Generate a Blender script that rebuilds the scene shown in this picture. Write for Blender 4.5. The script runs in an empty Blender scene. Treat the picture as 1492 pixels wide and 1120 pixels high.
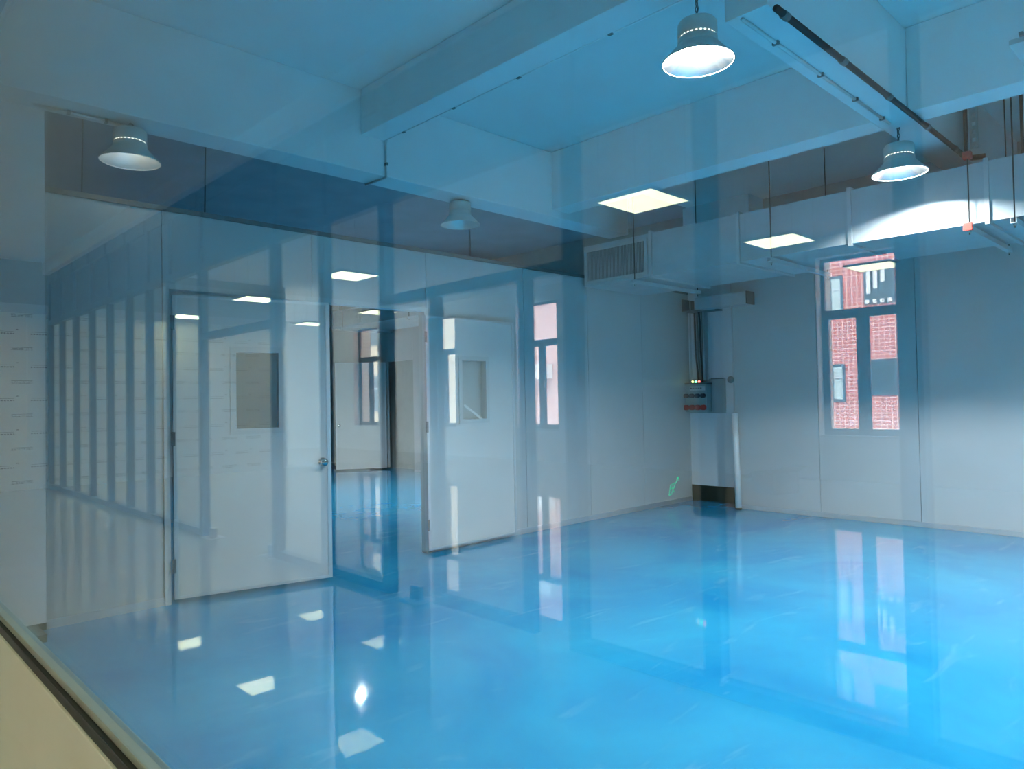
import bpy, bmesh, math, random
from mathutils import Vector, Matrix
random.seed(7)
S = bpy.context.scene
COL = S.collection

# ------------------------------------------------------------------ camera
F_PX, W_PX = 1057.0, 1492.0
RC = [[0.71788902, 0.00197584, 0.69615476],
      [-0.69591374, 0.02850122, 0.71755958],
      [-0.01842348, -0.9995918, 0.02183573]]
EYE = 1.4
cam_d = bpy.data.cameras.new('camera')
cam = bpy.data.objects.new('camera', cam_d)
COL.objects.link(cam)
cam_d.sensor_fit = 'HORIZONTAL'
cam_d.sensor_width = 36.0
cam_d.lens = F_PX * 36.0 / W_PX
cam_d.clip_start = 0.02
cam_d.clip_end = 300
cam.matrix_world = Matrix((
    (RC[0][0], -RC[0][1], -RC[0][2], 0.0),
    (RC[1][0], -RC[1][1], -RC[1][2], 0.0),
    (RC[2][0], -RC[2][1], -RC[2][2], EYE),
    (0, 0, 0, 1)))
S.camera = cam

# ------------------------------------------------------------------ light
world = bpy.data.worlds.new('sky'); S.world = world
world.use_nodes = True
wn = world.node_tree.nodes
wn['Background'].inputs[0].default_value = (0.86, 0.93, 1.0, 1)
wn['Background'].inputs[1].default_value = 12.0
sun_d = bpy.data.lights.new('sun', 'SUN')
sun_d.energy = 11.0
sun_d.angle = math.radians(0.6)
sun_d.color = (1.0, 0.93, 0.82)
sun = bpy.data.objects.new('sun', sun_d); COL.objects.link(sun)
sun.rotation_euler = Vector((-0.62, 0.30, -0.95)).to_track_quat('-Z', 'Y').to_euler()
S.view_settings.view_transform = 'Standard'
S.view_settings.look = 'None'
S.view_settings.exposure = 1.28
S.view_settings.gamma = 1.0
S.view_settings.use_curve_mapping = False
S.cycles.max_bounces = 12
S.cycles.diffuse_bounces = 5
S.cycles.glossy_bounces = 5
S.cycles.transparent_max_bounces = 24
S.cycles.transmission_bounces = 8
S.cycles.sample_clamp_indirect = 4.0
S.cycles.caustics_reflective = False
S.cycles.caustics_refractive = False
S.cycles.use_denoising = True

LAMP_E = 560.0        # highbay diode
LED_E = (5.4, 5.3, 3.2)

# ------------------------------------------------------------------ materials
MATS = {}
def mat(name, col=(0.8, 0.8, 0.8), rough=0.5, metal=0.0, spec=0.5, emit=None, noise=0.0, nscale=8.0, bump=0.0, bscale=40.0, coat=0.0):
    m = bpy.data.materials.new(name); m.use_nodes = True
    nt = m.node_tree; b = nt.nodes['Principled BSDF']
    b.inputs['Base Color'].default_value = (*col, 1)
    b.inputs['Roughness'].default_value = rough
    b.inputs['Metallic'].default_value = metal
    b.inputs['Specular IOR Level'].default_value = spec
    b.inputs['Coat Weight'].default_value = coat
    if emit:
        b.inputs['Emission Color'].default_value = (*emit[:3], 1)
        b.inputs['Emission Strength'].default_value = emit[3]
    if noise or bump:
        tc = nt.nodes.new('ShaderNodeTexCoord')
    if noise:
        n = nt.nodes.new('ShaderNodeTexNoise'); n.inputs['Scale'].default_value = nscale
        n.inputs['Detail'].default_value = 4
        nt.links.new(tc.outputs['Object'], n.inputs['Vector'])
        r = nt.nodes.new('ShaderNodeMapRange')
        r.inputs['From Min'].default_value = 0.3; r.inputs['From Max'].default_value = 0.7
        r.inputs['To Min'].default_value = 1 - noise; r.inputs['To Max'].default_value = 1 + noise
        nt.links.new(n.outputs['Fac'], r.inputs['Value'])
        mx = nt.nodes.new('ShaderNodeVectorMath'); mx.operation = 'SCALE'
        mx.inputs[0].default_value = col
        nt.links.new(r.outputs['Result'], mx.inputs['Scale'])
        nt.links.new(mx.outputs['Vector'], b.inputs['Base Color'])
    if bump:
        n2 = nt.nodes.new('ShaderNodeTexNoise'); n2.inputs['Scale'].default_value = bscale
        nt.links.new(tc.outputs['Object'], n2.inputs['Vector'])
        bp = nt.nodes.new('ShaderNodeBump'); bp.inputs['Strength'].default_value = bump
        bp.inputs['Distance'].default_value = 0.01
        nt.links.new(n2.outputs['Fac'], bp.inputs['Height'])
        nt.links.new(bp.outputs['Normal'], b.inputs['Normal'])
    MATS[name] = m
    return m

def glass_mat(name, r0=0.045, tint=(0.95, 0.985, 0.97)):
    """clear sheet glass: see-through plus mirror reflection that grows at grazing angles (each face)"""
    m = bpy.data.materials.new(name); m.use_nodes = True
    nt = m.node_tree; nt.nodes.clear()
    out = nt.nodes.new('ShaderNodeOutputMaterial')
    tr = nt.nodes.new('ShaderNodeBsdfTransparent'); tr.inputs[0].default_value = (*tint, 1)
    gl = nt.nodes.new('ShaderNodeBsdfGlossy'); gl.inputs['Roughness'].default_value = 0.0
    gl.inputs['Color'].default_value = (1, 1, 1, 1)
    mix = nt.nodes.new('ShaderNodeMixShader')
    geo = nt.nodes.new('ShaderNodeNewGeometry')
    dot = nt.nodes.new('ShaderNodeVectorMath'); dot.operation = 'DOT_PRODUCT'
    nt.links.new(geo.outputs['Normal'], dot.inputs[0]); nt.links.new(geo.outputs['Incoming'], dot.inputs[1])
    def math_n(op, a=None, b=None, av=0.0, bv=0.0):
        n = nt.nodes.new('ShaderNodeMath'); n.operation = op
        n.inputs[0].default_value = av; n.inputs[1].default_value = bv
        if a is not None: nt.links.new(a, n.inputs[0])
        if b is not None: nt.links.new(b, n.inputs[1])
        return n.outputs[0]
    ab = math_n('ABSOLUTE', dot.outputs['Value'])
    inv = math_n('SUBTRACT', None, ab, av=1.0)
    p5 = math_n('POWER', inv, None, bv=5.0)
    sc = math_n('MULTIPLY', p5, None, bv=1.0 - r0)
    fr = math_n('ADD', sc, None, bv=r0)
    nt.links.new(fr, mix.inputs[0])
    nt.links.new(tr.outputs[0], mix.inputs[1]); nt.links.new(gl.outputs[0], mix.inputs[2])
    nt.links.new(mix.outputs[0], out.inputs[0])
    MATS[name] = m
    return m

def brick_mat(name, c1, c2, mortar, bw, bh, rough=0.7, ms=0.08):
    m = bpy.data.materials.new(name); m.use_nodes = True
    nt = m.node_tree; b = nt.nodes['Principled BSDF']; b.inputs['Roughness'].default_value = rough
    tc = nt.nodes.new('ShaderNodeTexCoord')
    mp = nt.nodes.new('ShaderNodeCombineXYZ'); sp = nt.nodes.new('ShaderNodeSeparateXYZ')
    ad = nt.nodes.new('ShaderNodeMath'); ad.operation = 'ADD'
    nt.links.new(tc.outputs['Object'], sp.inputs[0])
    nt.links.new(sp.outputs['X'], ad.inputs[0]); nt.links.new(sp.outputs['Y'], ad.inputs[1])
    nt.links.new(ad.outputs[0], mp.inputs['X']); nt.links.new(sp.outputs['Z'], mp.inputs['Y'])
    br = nt.nodes.new('ShaderNodeTexBrick')
    br.offset = 0.0
    br.inputs['Color1'].default_value = (*c1, 1); br.inputs['Color2'].default_value = (*c2, 1)
    br.inputs['Mortar'].default_value = (*mortar, 1)
    br.inputs['Scale'].default_value = 1.0
    br.inputs['Brick Width'].default_value = bw; br.inputs['Row Height'].default_value = bh
    br.inputs['Mortar Size'].default_value = bh * ms
    nt.links.new(mp.outputs[0], br.inputs['Vector'])
    nt.links.new(br.outputs['Color'], b.inputs['Base Color'])
    MATS[name] = m
    return m

def floor_mat(name, c_lo, c_hi, rough, bump):
    m = bpy.data.materials.new(name); m.use_nodes = True
    nt = m.node_tree; b = nt.nodes['Principled BSDF']
    tc = nt.nodes.new('ShaderNodeTexCoord')
    n = nt.nodes.new('ShaderNodeTexNoise'); n.inputs['Scale'].default_value = 0.9; n.inputs['Detail'].default_value = 7
    n.inputs['Roughness'].default_value = 0.62; n.inputs['Distortion'].default_value = 0.6
    nt.links.new(tc.outputs['Object'], n.inputs['Vector'])
    cr = nt.nodes.new('ShaderNodeValToRGB')
    cr.color_ramp.elements[0].position = 0.32; cr.color_ramp.elements[0].color = (*c_lo, 1)
    cr.color_ramp.elements[1].position = 0.70; cr.color_ramp.elements[1].color = (*c_hi, 1)
    nt.links.new(n.outputs['Fac'], cr.inputs['Fac'])
    # trowel smears
    mp = nt.nodes.new('ShaderNodeMapping'); mp.inputs['Scale'].default_value = (1.2, 4.5, 1.0); mp.inputs['Rotation'].default_value = (0, 0, 0.9)
    n2 = nt.nodes.new('ShaderNodeTexNoise'); n2.inputs['Scale'].default_value = 1.3; n2.inputs['Detail'].default_value = 6; n2.inputs['Distortion'].default_value = 1.4
    nt.links.new(tc.outputs['Object'], mp.inputs['Vector']); nt.links.new(mp.outputs[0], n2.inputs['Vector'])
    sm = nt.nodes.new('ShaderNodeMapRange'); sm.inputs['From Min'].default_value = 0.60; sm.inputs['From Max'].default_value = 0.78
    sm.inputs['To Max'].default_value = 0.16
    nt.links.new(n2.outputs['Fac'], sm.inputs['Value'])
    mx = nt.nodes.new('ShaderNodeMix'); mx.data_type = 'RGBA'
    mx.inputs['B'].default_value = (0.55, 0.80, 0.92, 1)
    nt.links.new(sm.outputs[0], mx.inputs['Factor']); nt.links.new(cr.outputs[0], mx.inputs['A'])
    nt.links.new(mx.outputs['Result'], b.inputs['Base Color'])
    b.inputs['Roughness'].default_value = rough
    b.inputs['Specular IOR Level'].default_value = 0.5
    n3 = nt.nodes.new('ShaderNodeTexNoise'); n3.inputs['Scale'].default_value = 2.2; n3.inputs['Detail'].default_value = 3
    nt.links.new(tc.outputs['Object'], n3.inputs['Vector'])
    bp = nt.nodes.new('ShaderNodeBump'); bp.inputs['Strength'].default_value = bump; bp.inputs['Distance'].default_value = 0.02
    nt.links.new(n3.outputs['Fac'], bp.inputs['Height']); nt.links.new(bp.outputs[0], b.inputs['Normal'])
    MATS[name] = m
    return m

def film_mat(name):
    """white protective film printed with rows of small grey text"""
    m = bpy.data.materials.new(name); m.use_nodes = True
    nt = m.node_tree; b = nt.nodes['Principled BSDF']; b.inputs['Roughness'].default_value = 0.45
    tc = nt.nodes.new('ShaderNodeTexCoord'); sp = nt.nodes.new('ShaderNodeSeparateXYZ')
    nt.links.new(tc.outputs['Object'], sp.inputs[0])
    def mn(op, a, b=None, bv=0.0):
        n = nt.nodes.new('ShaderNodeMath'); n.operation = op
        if isinstance(a, float): n.inputs[0].default_value = a
        else: nt.links.new(a, n.inputs[0])
        if b is None: n.inputs[1].default_value = bv
        else: nt.links.new(b, n.inputs[1])
        return n.outputs[0]
    def band(v, lo, hi):
        return mn('MULTIPLY', mn('GREATER_THAN', v, bv=lo), mn('LESS_THAN', v, bv=hi))
    X, Z = sp.outputs['X'], sp.outputs['Z']
    fx = mn('FRACT', mn('DIVIDE', mn('ADD', X, bv=50.0), bv=0.52))
    fz = mn('FRACT', mn('DIVIDE', mn('ADD', Z, bv=0.02), bv=0.58))
    ch = nt.nodes.new('ShaderNodeTexNoise'); ch.inputs['Scale'].default_value = 1.0; ch.inputs['Detail'].default_value = 0
    cb = nt.nodes.new('ShaderNodeCombineXYZ')
    nt.links.new(mn('MULTIPLY', X, bv=52.0), cb.inputs['X']); nt.links.new(mn('MULTIPLY', Z, bv=14.0), cb.inputs['Y'])
    nt.links.new(cb.outputs[0], ch.inputs['Vector'])
    dash = mn('GREATER_THAN', ch.outputs['Fac'], bv=0.47)
    lines = mn('ADD', band(fz, 0.30, 0.312), mn('MULTIPLY', dash, mn('ADD', band(fz, 0.262, 0.28), band(fz, 0.225, 0.243))))
    block = mn('MULTIPLY', lines, band(fx, 0.06, 0.66))
    fx2 = mn('FRACT', mn('ADD', fx, bv=0.62))
    logo = mn('ADD', mn('MULTIPLY', band(fz, 0.70, 0.735), mn('MULTIPLY', band(mn('FRACT', mn('MULTIPLY', fx2, bv=12.0)), 0.15, 0.7), band(fx2, 0.2, 0.75))),
              mn('MULTIPLY', band(fz, 0.775, 0.783), band(fx2, 0.2, 0.72)))
    logo = mn('ADD', logo, mn('MULTIPLY', band(fz, 0.83, 0.86), band(fx2, 0.08, 0.14)))
    mask = mn('MULTIPLY', mn('MINIMUM', mn('ADD', block, logo), bv=1.0), bv=0.95)
    mx = nt.nodes.new('ShaderNodeMix'); mx.data_type = 'RGBA'
    mx.inputs['A'].default_value = (0.86, 0.87, 0.80, 1); mx.inputs['B'].default_value = (0.02, 0.025, 0.025, 1)
    nt.links.new(mask, mx.inputs['Factor']); nt.links.new(mx.outputs['Result'], b.inputs['Base Color'])
    MATS[name] = m
    return m

mat('white_panel', (0.55, 0.57, 0.56), 0.38, noise=0.02, nscale=3)
mat('white_leaf', (0.62, 0.63, 0.61), 0.35, noise=0.015, nscale=3)
mat('paint', (0.86, 0.885, 0.88), 0.75, noise=0.03, nscale=2.5, bump=0.05, bscale=30)
mat('slab_paint', (0.84, 0.86, 0.85), 0.8, noise=0.03, nscale=1.5)
mat('plaster', (0.85, 0.85, 0.80), 0.8, noise=0.03, nscale=2)
mat('alu', (0.72, 0.73, 0.72), 0.35, 0.6, noise=0.03)
mat('alu_dark', (0.035, 0.042, 0.05), 0.4, 0.1, noise=0.08)
mat('window_frame', (0.05, 0.07, 0.085), 0.4, 0.1, noise=0.05)
mat('transom_grey', (0.05, 0.055, 0.06), 0.5, noise=0.08)
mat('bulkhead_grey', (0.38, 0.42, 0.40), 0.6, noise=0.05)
mat('slab_shaded', (0.36, 0.42, 0.47), 0.85, noise=0.08, nscale=2)  # darker slab colour stands in for the shade above the panel wall
mat('gasket', (0.012, 0.017, 0.015), 0.55, noise=0.15, nscale=20)
mat('frame_green', (0.30, 0.36, 0.32), 0.35, noise=0.04)
mat('cream', (0.76, 0.82, 0.72), 0.35, noise=0.03, nscale=4)
mat('dark_green', (0.005, 0.018, 0.009), 0.45, noise=0.2, nscale=10)
mat('galv', (0.60, 0.65, 0.66), 0.42, 0.35, noise=0.05, nscale=5)
mat('galv_dark', (0.20, 0.22, 0.22), 0.5, 0.6, noise=0.08)
mat('shade_black', (0.008, 0.009, 0.009), 0.8, noise=0.1)
mat('steel', (0.45, 0.46, 0.46), 0.3, 0.9, noise=0.04)
mat('chrome', (0.55, 0.56, 0.55), 0.12, 1.0, noise=0.02)
mat('black_metal', (0.03, 0.03, 0.032), 0.45, 0.3, noise=0.1)
mat('lamp_body', (0.62, 0.63, 0.60), 0.45, 0.1, noise=0.04)
mat('reflector_matte', (0.86, 0.86, 0.82), 0.3, 0.5, noise=0.02)
mat('reflector', (0.80, 0.80, 0.78), 0.22, 0.997, noise=0.02)
mat('diode', (1, 1, 1), 0.5, emit=(1.0, 0.95, 0.85, LAMP_E), noise=0.01)
mat('diode_low', (1, 1, 1), 0.5, emit=(1.0, 0.93, 0.76, LAMP_E * 0.01), noise=0.01)
mat('diode_off', (0.75, 0.74, 0.62), 0.5, noise=0.02)
mat('slit_glow', (1, 1, 1), 0.5, emit=(1.0, 0.9, 0.68, 1.6), noise=0.02)
mat('led', (0.9, 0.9, 0.85), 0.5, emit=(LED_E[0], LED_E[1], LED_E[2], 1.0), noise=0.01)
mat('red_plastic', (0.62, 0.045, 0.03), 0.4, noise=0.06)
mat('dark_plastic', (0.05, 0.055, 0.075), 0.4, noise=0.08)
mat('grey_box', (0.42, 0.50, 0.50), 0.45, noise=0.05)
mat('label_paper', (0.75, 0.76, 0.72), 0.6, noise=0.1, nscale=60)
mat('ind_green', (0.1, 0.8, 0.3), 0.4, emit=(0.15, 1.0, 0.35, 3.0), noise=0.01)
mat('ind_red', (0.9, 0.15, 0.1), 0.4, emit=(1.0, 0.12, 0.08, 3.0), noise=0.01)
mat('ind_yellow', (0.9, 0.8, 0.3), 0.4, emit=(1.0, 0.75, 0.2, 2.0), noise=0.01)
mat('exit_green', (0.1, 0.7, 0.4), 0.5, emit=(0.08, 0.75, 0.36, 0.25), noise=0.02)
mat('exit_plate', (0.72, 0.74, 0.72), 0.4, noise=0.02)
mat('cable_dark', (0.07, 0.065, 0.06), 0.6, noise=0.2, nscale=15)
mat('cable_grey', (0.3, 0.28, 0.24), 0.6, noise=0.1)
mat('pvc', (0.93, 0.93, 0.90), 0.35, noise=0.03)
mat('cardboard', (0.55, 0.42, 0.26), 0.8, noise=0.08)
mat('facade_glass', (0.03, 0.045, 0.05), 0.12, noise=0.1)
mat('facade_glass_light', (0.32, 0.36, 0.34), 0.2, noise=0.1)
mat('facade_white', (0.8, 0.8, 0.78), 0.7, noise=0.03)
mat('facade_beige', (0.30, 0.24, 0.17), 0.8, noise=0.05)
mat('laundry', (0.75, 0.74, 0.72), 0.8, noise=0.05)
mat('asphalt', (0.12, 0.12, 0.12), 0.9, noise=0.1)
brick_mat('red_tile', (0.38, 0.075, 0.052), (0.32, 0.062, 0.045), (0.58, 0.38, 0.32), 0.13, 0.10, ms=0.10)
brick_mat('pink_tile', (0.34, 0.18, 0.145), (0.30, 0.16, 0.13), (0.40, 0.30, 0.27), 0.22, 0.11)
brick_mat('cream_tile', (0.60, 0.57, 0.48), (0.55, 0.52, 0.44), (0.20, 0.18, 0.14), 0.30, 0.12)
floor_mat('blue_epoxy', (0.012, 0.235, 0.47), (0.030, 0.355, 0.575), 0.055, 0.035)
floor_mat('grey_epoxy', (0.56, 0.59, 0.55), (0.63, 0.66, 0.61), 0.025, 0.012)
film_mat('printed_film')
glass_mat('pane_glass', 0.055, (0.855, 0.925, 1.0))
glass_mat('thin_glass', 0.04, (0.97, 0.985, 0.98))

# ------------------------------------------------------------------ mesh helpers
def finish(name, bm, m, parent=None, smooth=False, bevel=0.0):
    if bevel:
        bmesh.ops.bevel(bm, geom=bm.edges[:], offset=bevel, segments=2, affect='EDGES', profile=0.7)
    me = bpy.data.meshes.new(name); bm.to_mesh(me); bm.free()
    me.materials.append(MATS[m] if isinstance(m, str) else m)
    if smooth:
        for p in me.polygons: p.use_smooth = True
    o = bpy.data.objects.new(name, me); COL.objects.link(o)
    if parent is not None: o.parent = parent
    return o
def bx(bm, lo, hi):
    lo = Vector(lo); hi = Vector(hi)
    vs = [bm.verts.new((x, y, z)) for x in (lo.x, hi.x) for y in (lo.y, hi.y) for z in (lo.z, hi.z)]
    for f in ((0, 1, 3, 2), (4, 6, 7, 5), (0, 4, 5, 1), (2, 3, 7, 6), (0, 2, 6, 4), (1, 5, 7, 3)):
        bm.faces.new([vs[i] for i in f])
def box(name, lo, hi, m, parent=None, bevel=0.0):
    bm = bmesh.new(); bx(bm, lo, hi)
    bmesh.ops.recalc_face_normals(bm, faces=bm.faces[:])
    return finish(name, bm, m, parent, bevel=bevel)
def boxes(name, lst, m, parent=None):
    bm = bmesh.new()
    for lo, hi in lst: bx(bm, lo, hi)
    bmesh.ops.recalc_face_normals(bm, faces=bm.faces[:])
    return finish(name, bm, m, parent)
def tube_bm(bm, pts, r, n=10):
    rings = []
    P = [Vector(p) for p in pts]
    for i, p in enumerate(P):
        d = ((P[min(i + 1, len(P) - 1)] - P[i]).normalized() + (P[i] - P[max(i - 1, 0)]).normalized()).normalized()
        a = Vector((0, 0, 1)) if abs(d.z) < 0.9 else Vector((1, 0, 0))
        u = d.cross(a).normalized(); v = d.cross(u)
        rings.append([bm.verts.new(p + r * (math.cos(2 * math.pi * k / n) * u + math.sin(2 * math.pi * k / n) * v)) for k in range(n)])
    for a, b in zip(rings, rings[1:]):
        for k in range(n):
            bm.faces.new((a[k], a[(k + 1) % n], b[(k + 1) % n], b[k]))
    bm.faces.new(rings[0][::-1]); bm.faces.new(rings[-1])
def tube(name, pts, r, m, parent=None, n=10):
    bm = bmesh.new(); tube_bm(bm, pts, r, n)
    bmesh.ops.recalc_face_normals(bm, faces=bm.faces[:])
    return finish(name, bm, m, parent, smooth=True)
def lathe(name, prof, m, parent=None, n=40, cap0=False, cap1=False):
    bm = bmesh.new(); rings = []
    for r, z in prof:
        rings.append([bm.verts.new((r * math.cos(2 * math.pi * k / n), r * math.sin(2 * math.pi * k / n), z)) for k in range(n)])
    for a, b in zip(rings, rings[1:]):
        for k in range(n): bm.faces.new((a[k], a[(k + 1) % n], b[(k + 1) % n], b[k]))
    if cap0: bm.faces.new(rings[0][::-1])
    if cap1: bm.faces.new(rings[-1])
    return finish(name, bm, m, parent, smooth=True)
def empty(name, loc=(0, 0, 0), rz=0.0):
    o = bpy.data.objects.new(name, None); COL.objects.link(o)
    o.location = loc; o.rotation_euler = (0, 0, rz); o.empty_display_size = 0.1
    return o
def tag(o, label, cat, group=None, kind=None):
    o['label'] = label; o['category'] = cat
    if group: o['group'] = group
    if kind: o['kind'] = kind
    return o
def copy_tree(o, parent=None):
    c = o.copy(); COL.objects.link(c); c.parent = parent
    for ch in [k for k in o.children]: copy_tree(ch, c)
    return c
def struct(o, label, cat): return tag(o, label, cat, kind='structure')

# ------------------------------------------------------------------ floors, slab, beams
XG = 0.35                       # plane of the glazed partition the camera looks through
WA, WB = 5.42, 8.35             # left panel wall (y), back panel wall (x)
struct(box('floor', (XG, -5.0, -0.12), (9.3, 15.6, 0.0), 'blue_epoxy'), 'glossy bright blue epoxy workshop floor', 'floor')
struct(box('floor_corridor', (-11.6, -5.0, -0.12), (XG, 21.4, -0.001), 'grey_epoxy'), 'glossy grey corridor floor mirrored at the left of the glass', 'floor')
struct(box('ceiling', (XG, -5.2, 4.0), (9.5, 5.42, 4.2), 'slab_paint'), 'white painted ceiling slab above the beams', 'ceiling')
struct(box('ceiling_corridor', (-11.8, -5.2, 4.0), (XG, 21.4, 4.2), 'slab_paint'), 'white ceiling slab over the corridor and hall', 'ceiling')
struct(box('ceiling_beyond', (XG, 5.42, 4.0), (9.5, 15.6, 4.2), 'slab_shaded'), 'ceiling seen over the panel wall, its shade put into a darker grey', 'ceiling')
def beam(lo, hi, label):
    return struct(box('ceiling_beam', lo, hi, 'paint', bevel=0.012), label, 'beam')
beam((0.43, 5.12, 3.32), (6.92, 5.404, 3.999), 'deep white ceiling beam running above the panel wall')
beam((3.28, -4.9, 3.62), (3.50, 5.119, 3.999), 'white cross beam with conduit meeting the deep beam')
beam((3.501, 1.69, 3.39), (9.05, 1.93, 3.999), 'white beam with dark pipe beside it, carrying two lamps')
beam((5.60, 1.931, 3.39), (5.855, 5.119, 3.999), 'white beam in front of the air duct, left part')
beam((5.60, -4.9, 3.39), (5.855, 1.689, 3.999), 'white beam in front of the air duct, right part')

# ------------------------------------------------------------------ left panel wall with the double door opening
wl = struct(empty('wall_left', (0, WA, 0)), 'white sandwich panel wall with double door opening', 'wall')
TOPA = 2.80
OX0, OX1, OH = 1.845, 4.115, 2.24
def apanel(x0, x1, z0, z1):
    box('panel', (x0 + 0.002, 0.0, z0), (x1 - 0.002, 0.05, z1), 'white_panel', wl, bevel=0.002)
apanel(1.09, OX0 - 0.04, 0.05, TOPA)
apanel(OX0 - 0.04, 2.98, OH + 0.04, TOPA); apanel(2.98, OX1 + 0.04, OH + 0.04, TOPA)
xs = [OX1 + 0.04, 5.45, 6.50, 7.55, 8.64]
for a, b in zip(xs, xs[1:]): apanel(a, b, 0.05, TOPA)
for a, b in ((1.09, OX0 - 0.04), (OX1 + 0.04, 8.64)):
    box('base_channel', (a, -0.006, 0.0), (b, 0.056, 0.055), 'alu', wl)
box('top_channel', (1.09, -0.008, TOPA), (8.64, 0.058, TOPA + 0.035), 'galv_dark', wl)
df = struct(empty('trim_1', (0, WA, 0)), 'white door frame around the double door opening', 'door frame')
box('jamb', (OX0 - 0.04, -0.02, 0.0), (OX0, 0.07, OH), 'white_leaf', df)
box('jamb', (OX1, -0.02, 0.0), (OX1 + 0.04, 0.07, OH), 'white_leaf', df)
box('header', (OX0 - 0.04, -0.02, OH), (OX1 + 0.04, 0.07, OH + 0.04), 'white_leaf', df)

def door_leaf(name, loc, rz, wid, hgt, label, flip=1, knob=True, window=True):
    """leaf hinged at its origin, running along local +X; the room side is local -Y"""
    d = struct(empty(name, loc, rz), label, 'door')
    T = 0.045; z0 = 0.035
    wx0, wx1, wz0, wz1 = 0.42, 0.74, 1.22, 1.80
    if window:
        boxes('leaf_skin', [((0.03, 0, z0 + 0.02), (wx0, T, hgt - 0.02)), ((wx1, 0, z0 + 0.02), (wid - 0.03, T, hgt - 0.02)),
                            ((wx0, 0, z0 + 0.02), (wx1, T, wz0)), ((wx0, 0, wz1), (wx1, T, hgt - 0.02))], 'white_leaf', d)
        f = boxes('window_frame', [((wx0 - 0.035, -0.012, wz0 - 0.035), (wx0 + 0.006, T + 0.012, wz1 + 0.035)),
                                   ((wx1 - 0.006, -0.012, wz0 - 0.035), (wx1 + 0.035, T + 0.012, wz1 + 0.035)),
                                   ((wx0 + 0.006, -0.012, wz0 - 0.035), (wx1 - 0.006, T + 0.012, wz0 + 0.006)),
                                   ((wx0 + 0.006, -0.012, wz1 - 0.006), (wx1 - 0.006, T + 0.012, wz1 + 0.035))], 'white_panel', d)
        box('window_pane', (wx0 + 0.006, 0.016, wz0 + 0.006), (wx1 - 0.006, 0.026, wz1 - 0.006), 'thin_glass', f)
    else:
        box('leaf_skin', (0.03, 0, z0 + 0.02), (wid - 0.03, T, hgt - 0.02), 'white_leaf', d)
    # extruded edge profiles
    box('edge_profile', (0.0, -0.004, z0), (0.03, T + 0.004, hgt), 'alu', d)
    box('edge_profile', (wid - 0.03, -0.004, z0), (wid, T + 0.004, hgt), 'alu', d)
    box('edge_profile', (0.03, -0.004, z0), (wid - 0.03, T + 0.004, z0 + 0.02), 'alu', d)
    box('edge_profile', (0.03, -0.004, hgt - 0.02), (wid - 0.03, T + 0.004, hgt), 'alu', d)
    for zz in (0.22, 1.12, 1.95):
        h = boxes('hinge', [((-0.014, -0.016, zz), (-0.003, -0.005, zz + 0.10)), ((-0.003, -0.009, zz), (0.012, -0.0045, zz + 0.10))], 'galv_dark', d)
    if knob:
        for sgn, yy in ((-1, -0.004), (1, T + 0.004)):
            k = lathe('knob', [(0.0, 0.0), (0.034, 0.0), (0.034, 0.008), (0.012, 0.010), (0.012, 0.034), (0.026, 0.040), (0.031, 0.056), (0.022, 0.068), (0.0, 0.070)], 'chrome', d, 20)
            k.location = (wid - 0.07, yy, 0.945); k.rotation_euler = (math.radians(90 if sgn < 0 else -90), 0, 0)
    return d
LW = 1.135
ang = math.atan2(-0.259, 1.123)
door_leaf('door_1', (1.862, 5.385, 0), ang, LW, 2.20, 'white door leaf standing ajar, with small window and round knob')
dr = door_leaf('door_2', (4.085, 5.345, 0), 0.0, LW, 2.20, 'white door leaf folded open flat against the panel wall', knob=False)
# paper notice leaning behind the vision window of the folded leaf
pn = tag(box('paper_sheet', (-0.14, -0.002, -0.012), (0.14, 0.002, 0.012), 'label_paper'), 'white strip resting slantwise in the folded door leaf window', 'strip')
pn.location = (4.66, 5.352, 1.29); pn.rotation_euler = (0, math.radians(32), 0)

# near column beside the glazing, with dark green skirting
cn = struct(empty('column', (0, 0, 0)), 'white column at left edge with dark green skirting', 'column')
box('shaft', (0.37, 5.405, 0.045), (1.088, 5.70, 3.999), 'paint', cn)
box('skirting', (0.37, 5.12, 0.0), (1.034, 5.404, 0.045), 'dark_green', cn)
box('skirting', (0.37, 5.4045, 0.0), (1.088, 5.70, 0.0445), 'dark_green', cn)

# ------------------------------------------------------------------ back panel wall, corner column
wb = struct(empty('wall_back', (WB, 0, 0)), 'white sandwich panel wall under the air duct', 'wall')
ys = [4.60, 3.55, 2.50, 1.45, 0.40, -0.65, -1.70, -2.75, -3.80, -4.98]
for a, b in zip(ys, ys[1:]):
    box('panel', (0.0, b + 0.002, 0.05), (0.05, a - 0.002, 3.05), 'white_panel', wb, bevel=0.002)
box('base_channel', (-0.006, -4.98, 0.0), (0.056, 4.60, 0.05), 'alu', wb)
box('end_channel', (-0.004, 4.60, 0.0), (0.054, 4.615, 3.05), 'alu', wb)
box('top_channel', (-0.006, -4.98, 3.05), (0.056, 4.615, 3.08), 'galv_dark', wb)
cf = struct(empty('column', (0, 0, 0)), 'white corner column in the recess behind the socket box', 'column')
box('shaft', (8.66, 4.5, 0.21), (9.05, 5.48, 3.999), 'paint', cf)
box('skirting', (8.655, 4.495, 0.0), (9.055, 5.485, 0.21), 'dark_green', cf)
struct(box('wall_outer', (9.06, -5.0, 0.0), (9.3, 15.4, 4.0), 'bulkhead_grey'), 'plaster outer wall above and behind the back panels', 'wall')
struct(box('wall_right', (-11.5, -5.2, 0.0), (9.3, -5.0, 4.0), 'bulkhead_grey'), 'plaster end wall to the right of the view', 'wall')

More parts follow.
